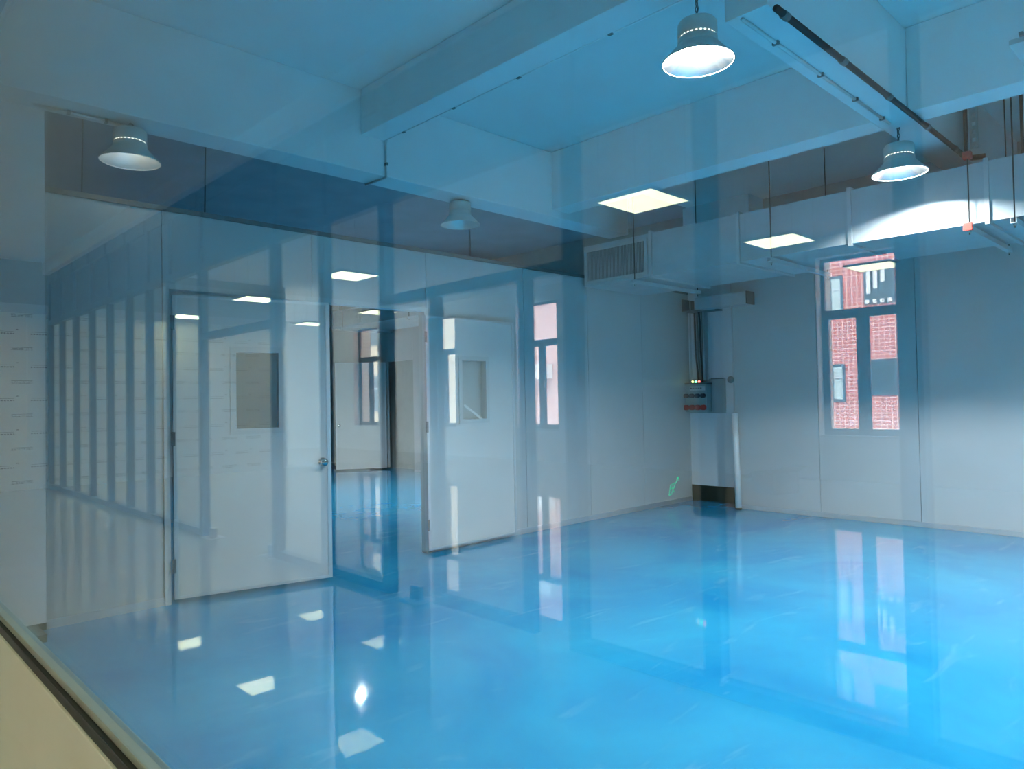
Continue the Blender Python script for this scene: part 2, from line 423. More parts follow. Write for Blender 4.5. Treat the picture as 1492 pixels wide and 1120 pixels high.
# room beyond the door
wf = struct(empty('wall_beyond', (8.78, 0, 0)), 'white panel wall with a doorway in the room beyond', 'wall')
for a, b in ((5.49, 6.6), (6.6, 7.7), (7.7, 8.8), (8.8, 9.9), (9.9, 11.0), (11.0, 11.92)):
    box('panel', (0, a + 0.002, 0.04), (0.05, b - 0.002, 3.2), 'white_panel', wf)
box('panel', (0, 11.92, 2.26), (0.05, 12.84, 3.2), 'white_panel', wf)
box('panel', (0, 12.84, 0.04), (0.05, 15.2, 3.2), 'white_panel', wf)
box('base_channel', (-0.005, 5.49, 0), (0.055, 11.92, 0.04), 'alu', wf)
door_leaf('door_3', (8.76, 12.86, 0), math.atan2(0.53, -0.91), 1.04, 2.25, 'white door standing open in the room beyond', window=False)
struct(box('wall_far', (0.36, 15.2, 0.0), (9.06, 15.4, 4.0), 'plaster'), 'plaster end wall of the room beyond', 'wall')
struct(box('wall_divider', (0.30, 5.71, 0.0), (0.42, 15.2, 4.0), 'white_panel'), 'white panel wall between corridor and room beyond', 'wall')

# ------------------------------------------------------------------ highbay lamps
def chain_mesh(length):
    bm = bmesh.new(); n = max(2, int(length / 0.026)); st = length / n
    for i in range(n):
        pts = []
        for k in range(13):
            a = 2 * math.pi * k / 12
            u, w = 0.009 * math.cos(a), (st * 0.62) * math.sin(a)
            c = (i + 0.5) * st
            pts.append((u, 0, c + w) if i % 2 == 0 else (0, u, c + w))
        tube_bm(bm, pts, 0.0028, 5)
    return bm
def lamp(x, y, zr, soffit, label, diode='diode', glow=True, bowl='reflector'):
    o = tag(empty('highbay_lamp', (x, y, zr)), label, 'lamp', 'highbay lamps hung from the beams')
    R = 0.186
    prof = [(R, 0.0)]
    for i in range(15):                                   # stepped prismatic rings
        t = (i + 1) / 15.0
        r = R - (R - 0.098) * (t ** 0.9); z = 0.090 * t
        prof += [(r + 0.0055, z - 0.0030), (r, z)]
    lathe('reflector', prof[::-1], bowl, o, 48)
    out = [(0.106, 0.094)] + [(R + 0.004 - (R - 0.100) * ((i / 8.0) ** 0.9), 0.090 * i / 8.0 + 0.002) for i in range(8, -1, -1)]
    lathe('shade_back', out + [(R + 0.005, -0.004), (R - 0.002, -0.004), (R, 0.0)], 'lamp_body', o, 48)
    lathe('housing', [(0.0, 0.222), (0.06, 0.222), (0.093, 0.214), (0.103, 0.200), (0.104, 0.140), (0.094, 0.135), (0.094, 0.124), (0.104, 0.120), (0.106, 0.091)], 'lamp_body', o, 40)
    lathe('lamp_diode', [(0.0, 0.0885), (0.095, 0.0885)], diode, o, 32)
    if glow:
        bm = bmesh.new()
        for k in range(26):
            a = 2 * math.pi * k / 26; c, s = math.cos(a), math.sin(a)
            t = Vector((-s, c, 0)); p = Vector((c * 0.0955, s * 0.0955, 0.1295)); n = Vector((c, s, 0))
            q = [p + t * 0.0055 + Vector((0, 0, 0.0022)), p - t * 0.0055 + Vector((0, 0, 0.0022)), p - t * 0.0055 - Vector((0, 0, 0.0022)), p + t * 0.0055 - Vector((0, 0, 0.0022))]
            bm.faces.new([bm.verts.new(v) for v in q])
        finish('vent_slits', bm, 'slit_glow', o)
    L = soffit - zr - 0.235
    bm = bmesh.new(); tube_bm(bm, [(0.014 * math.cos(a * 0.5236), 0, 0.232 + 0.014 * math.sin(a * 0.5236)) for a in range(13)], 0.004, 6)
    finish('hook_ring', bm, 'steel', o, True)
    if L > 0.02:
        c = finish('chain', chain_mesh(L), 'galv_dark', o, True); c.location = (0, 0, 0.24)
        tube('power_cord', [(0.016, 0.01, 0.21), (0.026, 0.012, 0.24 + L * 0.4), (0.014, 0.01, 0.24 + L * 0.8), (0.01, 0.0, 0.235 + L)], 0.004, 'cable_dark', o, 6)
    return o
lamp(1.555, 5.26, 3.058, 3.32, 'highbay lamp with pale ribbed disc under the left beam', diode='diode_low', bowl='reflector_matte')
lamp(4.47, 5.275, 3.085, 3.32, 'unlit highbay lamp, faint disc above the folded door leaf', diode='diode_off', glow=False, bowl='reflector_matte')
lamp(3.40, 2.035, 3.185, 3.62, 'brightly lit highbay lamp at top of the view')
lamp(5.86, 1.832, 3.046, 3.39, 'highbay lamp in front of the brightly lit duct')
# lamps added outside the view keep the right hand side and the room beyond lit
lamp(3.40, -1.0, 3.185, 3.62, 'added highbay lamp in line with the near row, outside the right of the view')
lamp(5.73, -1.1, 3.046, 3.39, 'added highbay lamp in line with the duct row, outside the right of the view')
lamp(3.40, -3.9, 3.185, 3.62, 'added highbay lamp in line with the near row, last outside the right of the view')
lamp(5.73, -3.9, 3.046, 3.39, 'added highbay lamp in line with the duct row, last outside the right of the view')
lamp(6.6, 7.6, 3.095, 4.0, 'added unseen highbay lamp in the room beyond, nearer the panel wall')
lamp(6.2, 9.9, 3.095, 4.0, 'added unseen highbay lamp in the room beyond, nearer the far door')

# ------------------------------------------------------------------ air duct
DX0, DX1, DZ0, DZ1, DEND = 6.42, 7.56, 2.69, 3.15, 5.385
du = tag(empty('air_duct', (DX0, 0, DZ0)), 'galvanised rectangular air duct with a louvred grille', 'duct')
dw, dh = DX1 - DX0, DZ1 - DZ0
fl = [DEND, 4.46, 3.45, 2.41, 1.40, 0.36, -0.68, -1.72, -2.76, -3.80, -4.95]
for i, (a, b) in enumerate(zip(fl, fl[1:])):
    if i == 0:
        gy0, gy1, gz0, gz1 = 4.53, 5.345, 0.045, 0.40
        boxes('duct_section', [((0.05, b, 0.0), (dw, a, dh)), ((0, b, 0), (0.05, a, gz0)), ((0, b, gz1), (0.05, a, dh)),
                               ((0, b, gz0), (0.05, gy0, gz1)), ((0, gy1, gz0), (0.05, a, gz1))], 'galv', du)
        g = boxes('grille_frame', [((-0.012, gy0 - 0.025, gz0 - 0.02), (-0.0005, gy1 + 0.02, gz0 + 0.012)), ((-0.012, gy0 - 0.025, gz1 - 0.012), (-0.0005, gy1 + 0.02, gz1 + 0.02)),
                                   ((-0.012, gy0 - 0.025, gz0 + 0.012), (-0.0005, gy0 + 0.012, gz1 - 0.012)), ((-0.012, gy1 - 0.012, gz0 + 0.012), (-0.0005, gy1 + 0.02, gz1 - 0.012))], 'white_leaf', du)
        box('grille_shade', (0.040, gy0, gz0), (0.049, gy1, gz1), 'shade_black', du)  # black plate stands in for the shade inside the duct
        sl = boxes('grille_slats', [((-0.004, gy0 + 0.012 + (gy1 - gy0 - 0.03) * k / 40.0, gz0 + 0.012), (0.008, gy0 + 0.012 + (gy1 - gy0 - 0.03) * k / 40.0 + 0.007, gz1 - 0.012)) for k in range(41)], 'galv', g)
        sl['kind'] = 'stuff'
    else:
        box('duct_section', (0, b + 0.001, 0), (dw, a - 0.001, dh), 'galv', du)
    if i < len(fl) - 2:
        boxes('flange', [((-0.022, b - 0.016, -0.022), (-0.0005, b + 0.016, dh + 0.022)), ((dw + 0.0005, b - 0.016, -0.022), (dw + 0.022, b + 0.016, dh + 0.022)),
                         ((-0.0005, b - 0.016, -0.022), (dw + 0.0005, b + 0.016, -0.0005)), ((-0.0005, b - 0.016, dh + 0.0005), (dw + 0.0005, b + 0.016, dh + 0.022))], 'alu', du)
def hanger(y, label, caps=False):
    h = tag(empty('duct_hanger', (DX0, y, DZ0)), label, 'hanger', 'threaded rod hangers of the air duct')
    for xx in (-0.055, dw + 0.055):
        tube('rod', [(xx, 0, -0.09), (xx, 0, 4.0 - DZ0)], 0.005, 'black_metal', h, 8)
        tube('nut', [(xx, 0, -0.075), (xx, 0, -0.062)], 0.012, 'steel', h, 6)
    boxes('strut_channel', [((-0.10, -0.02, -0.062), (dw + 0.10, 0.02, -0.056)), ((-0.10, -0.02, -0.056), (dw + 0.10, -0.016, -0.0235)), ((-0.10, 0.016, -0.056), (dw + 0.10, 0.02, -0.0235))], 'galv', h)
    if caps:
        box('end_cap', (-0.115, -0.03, -0.066), (-0.085, 0.03, -0.005), 'red_plastic', h, bevel=0.004)
        box('end_cap', (-0.085, -0.028, dh + 0.03), (-0.03, 0.028, dh + 0.085), 'red_plastic', h, bevel=0.004)
    return h
hanger(4.64, 'rod hanger under the duct grille')
hanger(3.10, 'rod hanger at the middle of the duct')
hanger(1.51, 'rod hanger with red end caps at the right of the duct', True)
hanger(1.22, 'rod hanger nearest the right edge of the photograph')
hanger(-0.2, 'rod hanger of the duct outside the right of the view')

# second duct end in the room beyond
d2 = tag(empty('air_duct', (7.55, 11.9, 2.9)), 'white louvred duct end seen through the door opening', 'duct')
box('duct_section', (0, -2.5, 0), (1.1, 1.0, 0.34), 'galv', d2)
for yy in (-1.6, 0.6):
    for xx in (-0.03, 1.13): tube('rod', [(xx, yy, -0.06), (xx, yy, 1.099)], 0.006, 'black_metal', d2, 6)
    box('strut_channel', (-0.06, yy - 0.02, -0.05), (1.16, yy + 0.02, -0.001), 'galv', d2)
box('end_flange', (-0.03, 1.0, -0.03), (1.13, 1.03, 0.37), 'white_leaf', d2)
s2 = boxes('grille_slats', [((-0.02, -0.05 + 0.05 * k, 0.03), (-0.001, -0.03 + 0.05 * k, 0.31)) for k in range(20)], 'white_leaf', d2); s2['kind'] = 'stuff'

# ------------------------------------------------------------------ pipes, conduits and strut by the ceiling
dp = tag(empty('sprinkler_pipe', (0, 0, 0)), 'dark pipe running beside the beam to the duct', 'pipe')
tube('pipe', [(3.52, 1.655, 3.365), (6.85, 1.655, 3.36)], 0.018, 'black_metal', dp, 12)
tube('elbow', [(6.85, 1.655, 3.36), (6.93, 1.65, 3.36), (6.98, 1.62, 3.355), (7.0, 1.53, 3.35)], 0.024, 'black_metal', dp, 12)
tube('riser', [(6.93, 1.65, 3.37), (6.93, 1.65, 3.995)], 0.016, 'cable_dark', dp, 10)
for xx in (3.6, 4.35, 5.1, 5.9, 6.6):
    tube('coupling', [(xx, 1.655, 3.362), (xx + 0.05, 1.655, 3.362)], 0.0225, 'galv_dark', dp, 12)
def conduit(pts, label, clips):
    c = tag(empty('conduit', pts[0]), label, 'conduit', 'white surface conduits on the beams')
    o = Vector(pts[0])
    tube('conduit_run', [Vector(p) - o for p in pts], 0.010, 'alu', c, 8)
    for p in clips:
        q = Vector(p) - o
        box('saddle_clip', (q.x - 0.009, q.y - 0.018, q.z - 0.0115), (q.x + 0.009, q.y + 0.018, q.z + 0.0115), 'galv_dark', c)
    return c
conduit([(3.515, 2.0, 3.632), (3.515, 5.09, 3.632), (3.515, 5.105, 3.60), (3.515, 5.105, 3.315), (3.515, 5.13, 3.308), (3.50, 5.40, 3.308)],
        'thin conduit along the cross beam dropping down the deep beam',
        [(3.515, 2.7, 3.632), (3.515, 3.5, 3.632), (3.515, 4.2, 3.632), (3.515, 4.85, 3.632), (3.515, 5.105, 3.42)])
conduit([(3.52, 1.84, 3.380), (5.70, 1.84, 3.380)], 'thin conduit along the beam between the two right lamps',
        [(3.9, 1.84, 3.380), (4.5, 1.84, 3.380), (5.05, 1.84, 3.380), (5.55, 1.84, 3.380)])
conduit([(1.0, 5.30, 3.308), (1.53, 5.30, 3.308)], 'short conduit on the left beam feeding the left lamp', [(1.2, 5.30, 3.308), (1.42, 5.30, 3.308)])
st = tag(empty('perforated_strut', (6.98, 1.60, 3.43)), 'white perforated strut hanging above the duct', 'strut')
boxes('strut_bar', [((-0.012, -0.030, 0), (0, -0.014, 0.569)), ((-0.012, 0.014, 0), (0, 0.030, 0.569))] + [((-0.012, -0.014, 0.02 + 0.068 * k), (0, 0.014, 0.052 + 0.068 * k)) for k in range(8)], 'white_leaf', st)
wr = tag(empty('cable_bundle', (6.85, 1.17, 3.18)), 'dark vertical cables dropping behind the right duct hanger', 'cable')
for k, (a, b) in enumerate(((0, 0), (0.02, 0.04), (-0.01, 0.075))):
    tube('cable', [(a, b, 0), (a, b, 0.818)], 0.012, 'cable_dark', wr, 8)
fp = tag(empty('flood_lamp', (4.98, 0.86, 3.30)), 'white panel lamp on a bracket at the right edge', 'lamp')
box('panel', (-0.24, -0.30, 0), (0.20, 0.05, 0.03), 'white_leaf', fp, bevel=0.006)
boxes('bracket', [((-0.02, -0.1, 0.03), (0.0, -0.08, 0.699)), ((-0.26, -0.02, 0.03), (-0.2, 0.0, 0.05))], 'galv_dark', fp)
# loose wires over the panel wall
for i, (x, y, z0, lab) in enumerate(((1.35, 5.62, 2.85, 'thin wire hanging over the panel wall right of the left lamp'), (2.2, 5.65, 2.85, 'thin wire hanging over the panel wall above the ajar leaf'))):
    tag(tube('hanging_wire', [(x, y, z0), (x + 0.01, y, 3.4), (x, y, 4.0)], 0.005, 'cable_dark', None, 6), lab, 'wire', 'wires over the panel wall')
# ------------------------------------------------------------------ corner: cable tray, socket box, pvc tube, exit sign reflection
ct = tag(empty('cable_tray', (8.16, 0, 2.5)), 'galvanised cable tray elbow in the corner above the socket box', 'cable tray')
boxes('tray_arm', [((0, 4.31, 0.02), (0.18, 5.02, 0.035)), ((0, 4.31, 0.035), (0.012, 5.02, 0.17)), ((0.168, 4.31, 0.035), (0.18, 5.02, 0.17))], 'galv', ct)
boxes('tray_end', [((-0.006, 4.295, 0.02), (0.186, 4.309, 0.175))], 'cable_dark', ct)
boxes('tray_drop', [((0.36, 5.11, -0.88), (0.372, 5.13, 0.20)), ((0.36, 5.31, -0.88), (0.372, 5.33, 0.20)), ((0.474, 5.13, -0.88), (0.486, 5.31, 0.20))], 'galv', ct)
boxes('tray_elbow', [((0.18, 4.9, 0.03), (0.48, 5.33, 0.045)), ((0.18, 5.32, 0.045), (0.48, 5.33, 0.2))], 'galv_dark', ct)
for k in range(4):
    tube('cable', [(0.05 + 0.03 * k, 4.33, 0.055), (0.1, 5.0, 0.06), (0.36 + 0.02 * k, 5.15 + 0.045 * k, 0.06), (0.40 + 0.01 * k, 5.155 + 0.045 * k, -0.1), (0.42, 5.16 + 0.04 * k, -0.5), (0.45, 5.17 + 0.03 * k, -0.90)], 0.013, 'cable_dark' if k % 2 else 'cable_grey', ct, 8)
sb = tag(empty('socket_box', (8.66, 5.25, 1.20)), 'grey power socket box with red and dark sockets on the column', 'socket box')
box('back_plate', (-0.012, -0.36, -0.02), (-0.0005, 0.19, 0.44), 'grey_box', sb)
box('body', (-0.13, -0.15, 0.0), (-0.0125, 0.185, 0.37), 'grey_box', sb, bevel=0.006)
box('shelf', (-0.15, -0.17, 0.3705), (-0.013, 0.20, 0.385), 'galv_dark', sb)
box('rail', (-0.03, -0.34, 0.43), (-0.0125, -0.16, 0.445), 'galv_dark', sb)
box('name_plate', (-0.135, -0.13, 0.285), (-0.1305, 0.10, 0.345), 'label_paper', sb)
boxes('plate_text', [((-0.1365, 0.07 - 0.03 * k, 0.305), (-0.1352, 0.088 - 0.03 * k, 0.325)) for k in range(6)], 'dark_plastic', sb)
for k in range(4):
    for zz, m_, rr in ((0.215, 'dark_plastic', 0.028), (0.06, 'red_plastic', 0.034)):
        s = lathe('socket', [(0, 0.048), (rr * 0.7, 0.048), (rr * 0.8, 0.040), (rr * 0.85, 0.052), (rr, 0.052), (rr * 1.05, 0.0)], m_, sb, 18)
        s.location = (-0.1305, 0.145 - 0.085 * k, zz); s.rotation_euler = (0, math.radians(-90), 0)
for k, m_ in enumerate(('ind_yellow', 'ind_green', 'ind_red')):
    s = lathe('indicator', [(0, 0.022), (0.010, 0.018), (0.013, 0.006), (0.013, 0)], m_, sb, 14)
    s.location = (-0.12, 0.06 - 0.05 * k, 0.405); s.rotation_euler = (0, math.radians(-90), 0)
    box('indicator_base', (-0.119, 0.06 - 0.05 * k - 0.014, 0.3855), (-0.09, 0.06 - 0.05 * k + 0.014, 0.42), 'grey_box', sb)
tg = tag(tube('plug_hole_cap', [(8.335, 4.64, 1.61), (8.35, 4.64, 1.61)], 0.045, 'galv_dark', None, 16), 'dark round cap on the back wall panel edge', 'cap')
pv = tag(empty('pvc_tube', (8.26, 4.53, 0.0)), 'white plastic tube leaning against the back wall corner', 'tube')
tube('tube', [(0, 0, 0.02), (0.045, 0.045, 1.19)], 0.038, 'pvc', pv, 16)
tube('end_stub', [(-0.001, -0.001, 0.0), (0, 0, 0.02)], 0.039, 'dark_green', pv, 16)
es = tag(empty('exit_reflection', (8.06, WA - 0.001, 0.12)), 'reflection of a green running man and arrow exit light, modelled on the panel wall', 'sign')  # glowing strokes stand in for a reflected exit light
def stroke(p, q, w):
    bm = bmesh.new(); p = Vector((p[0], 0, p[1])); q = Vector((q[0], 0, q[1])); d = (q - p).normalized(); n = Vector((-d.z, 0, d.x)) * w / 2
    vs = [p + n, p - n, q - n, q + n]
    a = [bm.verts.new(v) for v in vs]; b = [bm.verts.new(v - Vector((0, 0.004, 0))) for v in vs]
    bm.faces.new(a); bm.faces.new(b[::-1])
    for i in range(4): bm.faces.new((a[i], b[i], b[(i + 1) % 4], a[(i + 1) % 4]))
    bmesh.ops.recalc_face_normals(bm, faces=bm.faces[:])
    return bm
G = [((0.02, 0.0), (0.06, 0.13)), ((0.06, 0.13), (0.17, 0.15)), ((0.02, 0.0), (0.09, 0.012)), ((0.17, 0.15), (0.15, 0.09)),
     ((0.10, 0.105), (0.115, 0.06)), ((0.115, 0.06), (0.15, 0.03)), ((0.115, 0.06), (0.085, 0.025)), ((0.07, 0.085), (0.145, 0.085)), ((0.105, 0.122), (0.117, 0.122)),
     ((0.19, 0.15), (0.245, 0.225)), ((0.245, 0.225), (0.20, 0.20)), ((0.245, 0.225), (0.255, 0.17))]
for k, (p, q) in enumerate(G): finish('glyph_stroke', stroke(p, q, 0.009), 'exit_green', es)

# ------------------------------------------------------------------ glazed partition in front of the camera
gp = struct(empty('wall_glazed', (XG, 0, 0)), 'glazed partition the view looks through, cream sill at lower left', 'partition')
box('glass_pane', (-0.004, -2.2, 0.908), (0.004, 3.2, 2.5), 'pane_glass', gp)
box('glass_pane', (-0.004, 3.26, 0.908), (0.004, 5.08, 2.5), 'pane_glass', gp)
box('glazing_bead', (-0.018, -4.99, 0.893), (0.006, 5.10, 0.9078), 'frame_green', gp, bevel=0.003)
box('gasket', (-0.026, -4.99, 0.8725), (0.006, 5.10, 0.8928), 'gasket', gp, bevel=0.005)
box('sill_rail', (-0.029, -4.99, 0.70), (0.010, 5.10, 0.872), 'cream', gp, bevel=0.004)
box('lower_panel', (-0.026, -4.99, 0.0), (0.034, 5.10, 0.699), 'cream', gp)
box('mullion', (-0.03, 3.2, 0.9085), (0.03, 3.26, 2.5), 'alu', gp)
box('mullion', (-0.03, -2.26, 0.9085), (0.03, -2.2, 2.5), 'alu', gp)
box('glass_pane', (-0.004, -4.95, 0.908), (0.004, -2.26, 2.5), 'pane_glass', gp)
box('header', (-0.04, -4.99, 2.501), (0.04, 5.10, 3.999), 'white_panel', gp)  # unseen, brought down low to block corridor light leaking into the workshop

# ------------------------------------------------------------------ behind the camera: framed glass partition, seen mirrored in the pane
PX = -2.40
p2 = struct(empty('wall_framed', (PX, 0, 0)), 'dark framed glass partition mirrored in the glass', 'partition')
MY = [14.95, 14.13, 13.25, 12.33, 11.42, 10.55, 9.75, 9.0, 8.02, 6.30, 5.41, 4.52, 2.68, 1.83, 0.94, 0.03, -0.88, -1.8, -2.7, -3.6, -4.5]
SUB = [3.93, 3.06]
RAIL, TOP2, HEAD = 2.93, 3.76, 2.12
for y in MY:
    box('mullion', (-0.04, y - 0.045, 0.0), (0.04, y + 0.045, TOP2), 'alu_dark', p2)
for y in SUB:
    box('stile', (-0.03, y - 0.04, 0.02), (0.03, y + 0.04, HEAD), 'alu_dark', p2)
for a, b in zip(MY, MY[1:]):
    y1, y0 = a - 0.045, b + 0.045
    box('top_rail', (-0.04, y0, RAIL - 0.05), (0.04, y1, RAIL + 0.03), 'alu_dark', p2)
    box('head_rail', (-0.05, y0, TOP2 - 0.16), (0.05, y1, TOP2), 'alu_dark', p2)
    box('transom_panel', (-0.012, y0 + 0.012, RAIL + 0.03), (0.012, y1 - 0.012, TOP2 - 0.16), 'transom_grey', p2)
    door = (a, b) in ((8.02, 6.30), (4.52, 2.68))
    if door:
        box('door_header', (-0.04, y0, HEAD), (0.04, y1, HEAD + 0.07), 'alu_dark', p2)
        box('over_pane', (-0.004, y0, HEAD + 0.07), (0.004, y1, RAIL - 0.05), 'thin_glass', p2)
    else:
        box('bottom_rail', (-0.04, y0, 0.0), (0.04, y1, 0.07), 'alu_dark', p2)
        box('glass_pane', (-0.004, y0, 0.07), (0.004, y1, RAIL - 0.05), 'thin_glass', p2)
box('glass_leaf', (-0.006, 3.10, 0.03), (0.006, 3.89, HEAD - 0.01), 'thin_glass', p2)
box('leaf_rail', (-0.02, 3.10, 0.02), (0.02, 3.89, 0.10), 'alu_dark', p2)
struct(box('trim_2', (PX - 0.12, -4.9, 3.78), (PX + 0.12, 15.0, 3.998), 'paint'), 'ceiling bulkhead above the framed glass partition', 'bulkhead')
for y, lab in ((7.80, 'bright floor hinge plate at the left jamb of the mirrored opening'), (6.42, 'bright floor hinge plate at the right jamb of the mirrored opening'), (4.20, 'bright floor hinge plate lying mirrored on the blue floor')):
    f = tag(empty('floor_hinge', (PX, y, 0.0)), lab, 'floor hinge', 'floor hinge plates of the glass doors')
    box('cover_plate', (-0.09, -0.12, 0.0), (0.09, 0.12, 0.006), 'label_paper', f, bevel=0.002)
    box('pivot_clamp', (-0.02, -0.05, 0.0065), (0.02, 0.05, 0.10), 'steel', f)

# printed film wall closing the corridor
fw = struct(empty('wall_film', (0, 15.0, 0)), 'panel wall under printed protective film, mirrored at left', 'wall')
xs = [0.26, -0.9, -2.05, -3.2, -4.35, -5.5, -6.9]
for a, b in zip(xs, xs[1:]):
    box('film_panel', (b + 0.002, 0.0, 0.0), (a - 0.002, 0.05, 3.08), 'printed_film', fw)
box('top_channel', (-6.9, -0.03, 3.08), (0.26, 0.08, 3.24), 'white_leaf', fw)
for a, b in ((0.26, -1.2), (-1.2, -2.39), (-2.41, -3.6), (-3.6, -4.8), (-4.8, -6.9)):
    box('upper_panel', (b + 0.004, 0.01, 3.241), (a - 0.004, 0.05, 3.9999), 'bulkhead_grey', fw)
struct(box('wall_end', (-11.5, 21.2, 0), (0.3, 21.4, 4.0), 'plaster'), 'plaster end wall of the hall behind the film wall', 'wall')

# window wall of the hall behind the camera
WX = -11.30
ww = struct(empty('wall_window', (WX, 0, 0)), 'white outer wall with tall windows, mirrored in the glass', 'wall')
WIN = [18.67, 15.11, 11.55, 4.43, 0.87, -2.69]  # last two windows added out of view to let in daylight
SILL, HEADW, HW = 0.73, 3.66, 0.65
edges = [21.2]
for c in WIN: edges += [c + HW, c - HW]
edges.append(-5.0)
for a, b in zip(edges[0::2], edges[1::2]):
    box('pier', (-0.24, b, 0.0), (0.0, a, 4.0), 'plaster', ww)
for c in WIN:
    box('spandrel', (-0.24, c - HW, 0.0), (0.0, c + HW, SILL), 'plaster', ww)
    box('lintel', (-0.24, c - HW, HEADW), (0.0, c + HW, 4.0), 'plaster', ww)
for n, c in enumerate(WIN):
    w = struct(empty('window_%d' % (n + 1), (WX - 0.21, c, SILL)), ['tall window mirrored over the far open door', 'tall window mirrored at the hinge edge of the folded leaf', 'tall window mirrored right of the folded leaf',
               'tall window with red facade mirrored on the back wall', 'tall window added outside the right of the view for daylight', 'tall window added furthest right behind the camera for daylight'][n], 'window')
    hh = HEADW - SILL; tr = 2.74 - SILL
    t = 0.055
    boxes('outer_frame', [((-0.03, -HW, 0), (0.03, -HW + t, hh)), ((-0.03, HW - t, 0), (0.03, HW, hh)), ((-0.03, -HW + t, 0), (0.03, HW - t, t)), ((-0.03, -HW + t, hh - t), (0.03, HW - t, hh))], 'window_frame', w)
    box('transom', (-0.03, -HW + t, tr - 0.05), (0.03, HW - t, tr + 0.05), 'window_frame', w)
    box('centre_mullion', (-0.03, -0.05, t), (0.03, 0.05, tr - 0.05), 'window_frame', w)
    box('pane', (-0.004, -HW + t, tr + 0.05), (0.004, HW - t, hh - t), 'thin_glass', w)
    for s in (-1, 1):
        y0, y1 = (-HW + t, -0.05) if s < 0 else (0.05, HW - t)
        sash = boxes('sash', [((-0.02, y0, t), (0.02, y0 + 0.05, tr - 0.05)), ((-0.02, y1 - 0.05, t), (0.02, y1, tr - 0.05)), ((-0.02, y0 + 0.05, t), (0.02, y1 - 0.05, t + 0.05)), ((-0.02, y0 + 0.05, tr - 0.10), (0.02, y1 - 0.05, tr - 0.05))], 'window_frame', w)
        box('pane', (-0.004, y0 + 0.05, t + 0.05), (0.004, y1 - 0.05, tr - 0.10), 'thin_glass', sash)
        box('handle', (0.021, (y1 - 0.035) if s < 0 else (y0 + 0.015), 0.95), (0.05, (y1 - 0.015) if s < 0 else (y0 + 0.035), 1.10), 'alu', sash)
    box('sill_board', (0.031, -HW - 0.03, -0.03), (0.25, HW + 0.03, -0.0005), 'white_panel', w)

# led panels hung in that hall
def led(x, y, label):
    o = tag(empty('led_panel', (x, y, 3.12)), label, 'panel light', 'square led panels hung behind the camera')
    boxes('frame', [((-0.30, -0.30, 0.0), (-0.288, 0.30, 0.03)), ((0.288, -0.30, 0.0), (0.30, 0.30, 0.03)), ((-0.288, -0.30, 0.0), (0.288, -0.288, 0.03)), ((-0.288, 0.288, 0.0), (0.288, 0.30, 0.03)), ((-0.288, -0.288, 0.02), (0.288, 0.288, 0.03))], 'white_leaf', o)
    box('diffuser', (-0.288, -0.288, 0.004), (0.288, 0.288, 0.019), 'led', o)
    for a, b in ((-0.27, -0.27), (0.27, 0.27), (-0.27, 0.27), (0.27, -0.27)):
        tube('suspension_wire', [(a, b, 0.03), (a, b, 0.88)], 0.002, 'black_metal', o, 5)
    return o
for x, y, lab in ((-4.56, 3.73, 'bright square panel light mirrored at the left end of the duct'),
                  (-4.56, 8.55, 'bright square panel light mirrored above the door opening'),
                  (-4.56, 11.36, 'bright square panel light mirrored above the ajar leaf window'),
                  (-4.56, 14.35, 'bright square panel light mirrored near the ajar leaf hinge'),
                  (-7.10, 3.70, 'bright square panel light mirrored over the middle of the duct'),
                  (-7.10, 11.70, 'dim square panel light mirrored beside the far duct end'),
                  (-7.10, 14.20, 'bright square panel light mirrored above the ajar leaf knob'),
                  (-9.70, 3.60, 'square panel light mirrored inside the red facade window'),
                  (-4.56, -1.2, 'added square fill panel behind the camera, first outside the view'),  # from here on panels are added out of view to brighten the hall
                  (-7.10, -1.2, 'added square fill panel behind the camera, second outside the view'),
                  (-9.70, -1.2, 'added square fill panel behind the camera, third outside the view'),
                  (-4.56, -3.8, 'added square fill panel behind the camera, fourth outside the view'),
                  (-7.10, -3.8, 'added square fill panel behind the camera, fifth outside the view'),
                  (-9.70, -3.8, 'added square fill panel behind the camera, sixth outside the view')):
    led(x, y, lab)
def corridor_fill(y, label):  # added fill light to brighten the corridor, kept out of view
    o = tag(empty('corridor_fill', (-0.75, y, 3.93)), label, 'panel light', 'added fill lights above the frame')
    box('body', (-0.16, -0.6, 0.02), (0.16, 0.6, 0.069), 'white_leaf', o)
    box('diffuser', (-0.15, -0.59, 0.0), (0.15, 0.59, 0.0195), 'led', o)
for y, lab in ((-3.2, 'added corridor fill light furthest right behind the view'), (-0.2, 'added corridor fill light right over the viewer'), (2.8, 'added corridor fill light left of the viewer')):
    corridor_fill(y, lab)
cb = tag(empty('cardboard_box', (0.7 - 10.0, 4.9, 0.0), 0.3), 'opened cardboard box mirrored low on the back wall', 'box')
boxes('box_walls', [((-0.25, -0.2, 0), (0.25, -0.19, 0.3)), ((-0.25, 0.19, 0), (0.25, 0.2, 0.3)), ((-0.25, -0.19, 0), (-0.24, 0.19, 0.3)), ((0.24, -0.19, 0), (0.25, 0.19, 0.3)), ((-0.24, -0.19, 0), (0.24, 0.19, 0.01))], 'cardboard', cb)
fl_ = box('flap', (-0.25, 0, 0), (0.25, 0.2, 0.008), 'cardboard', cb); fl_.location = (0, 0.2, 0.3); fl_.rotation_euler = (math.radians(-35), 0, 0)
fl_ = box('flap', (-0.25, -0.2, 0), (0.25, 0, 0.008), 'cardboard', cb); fl_.location = (0, -0.2, 0.3); fl_.rotation_euler = (math.radians(-30), 0, 0)

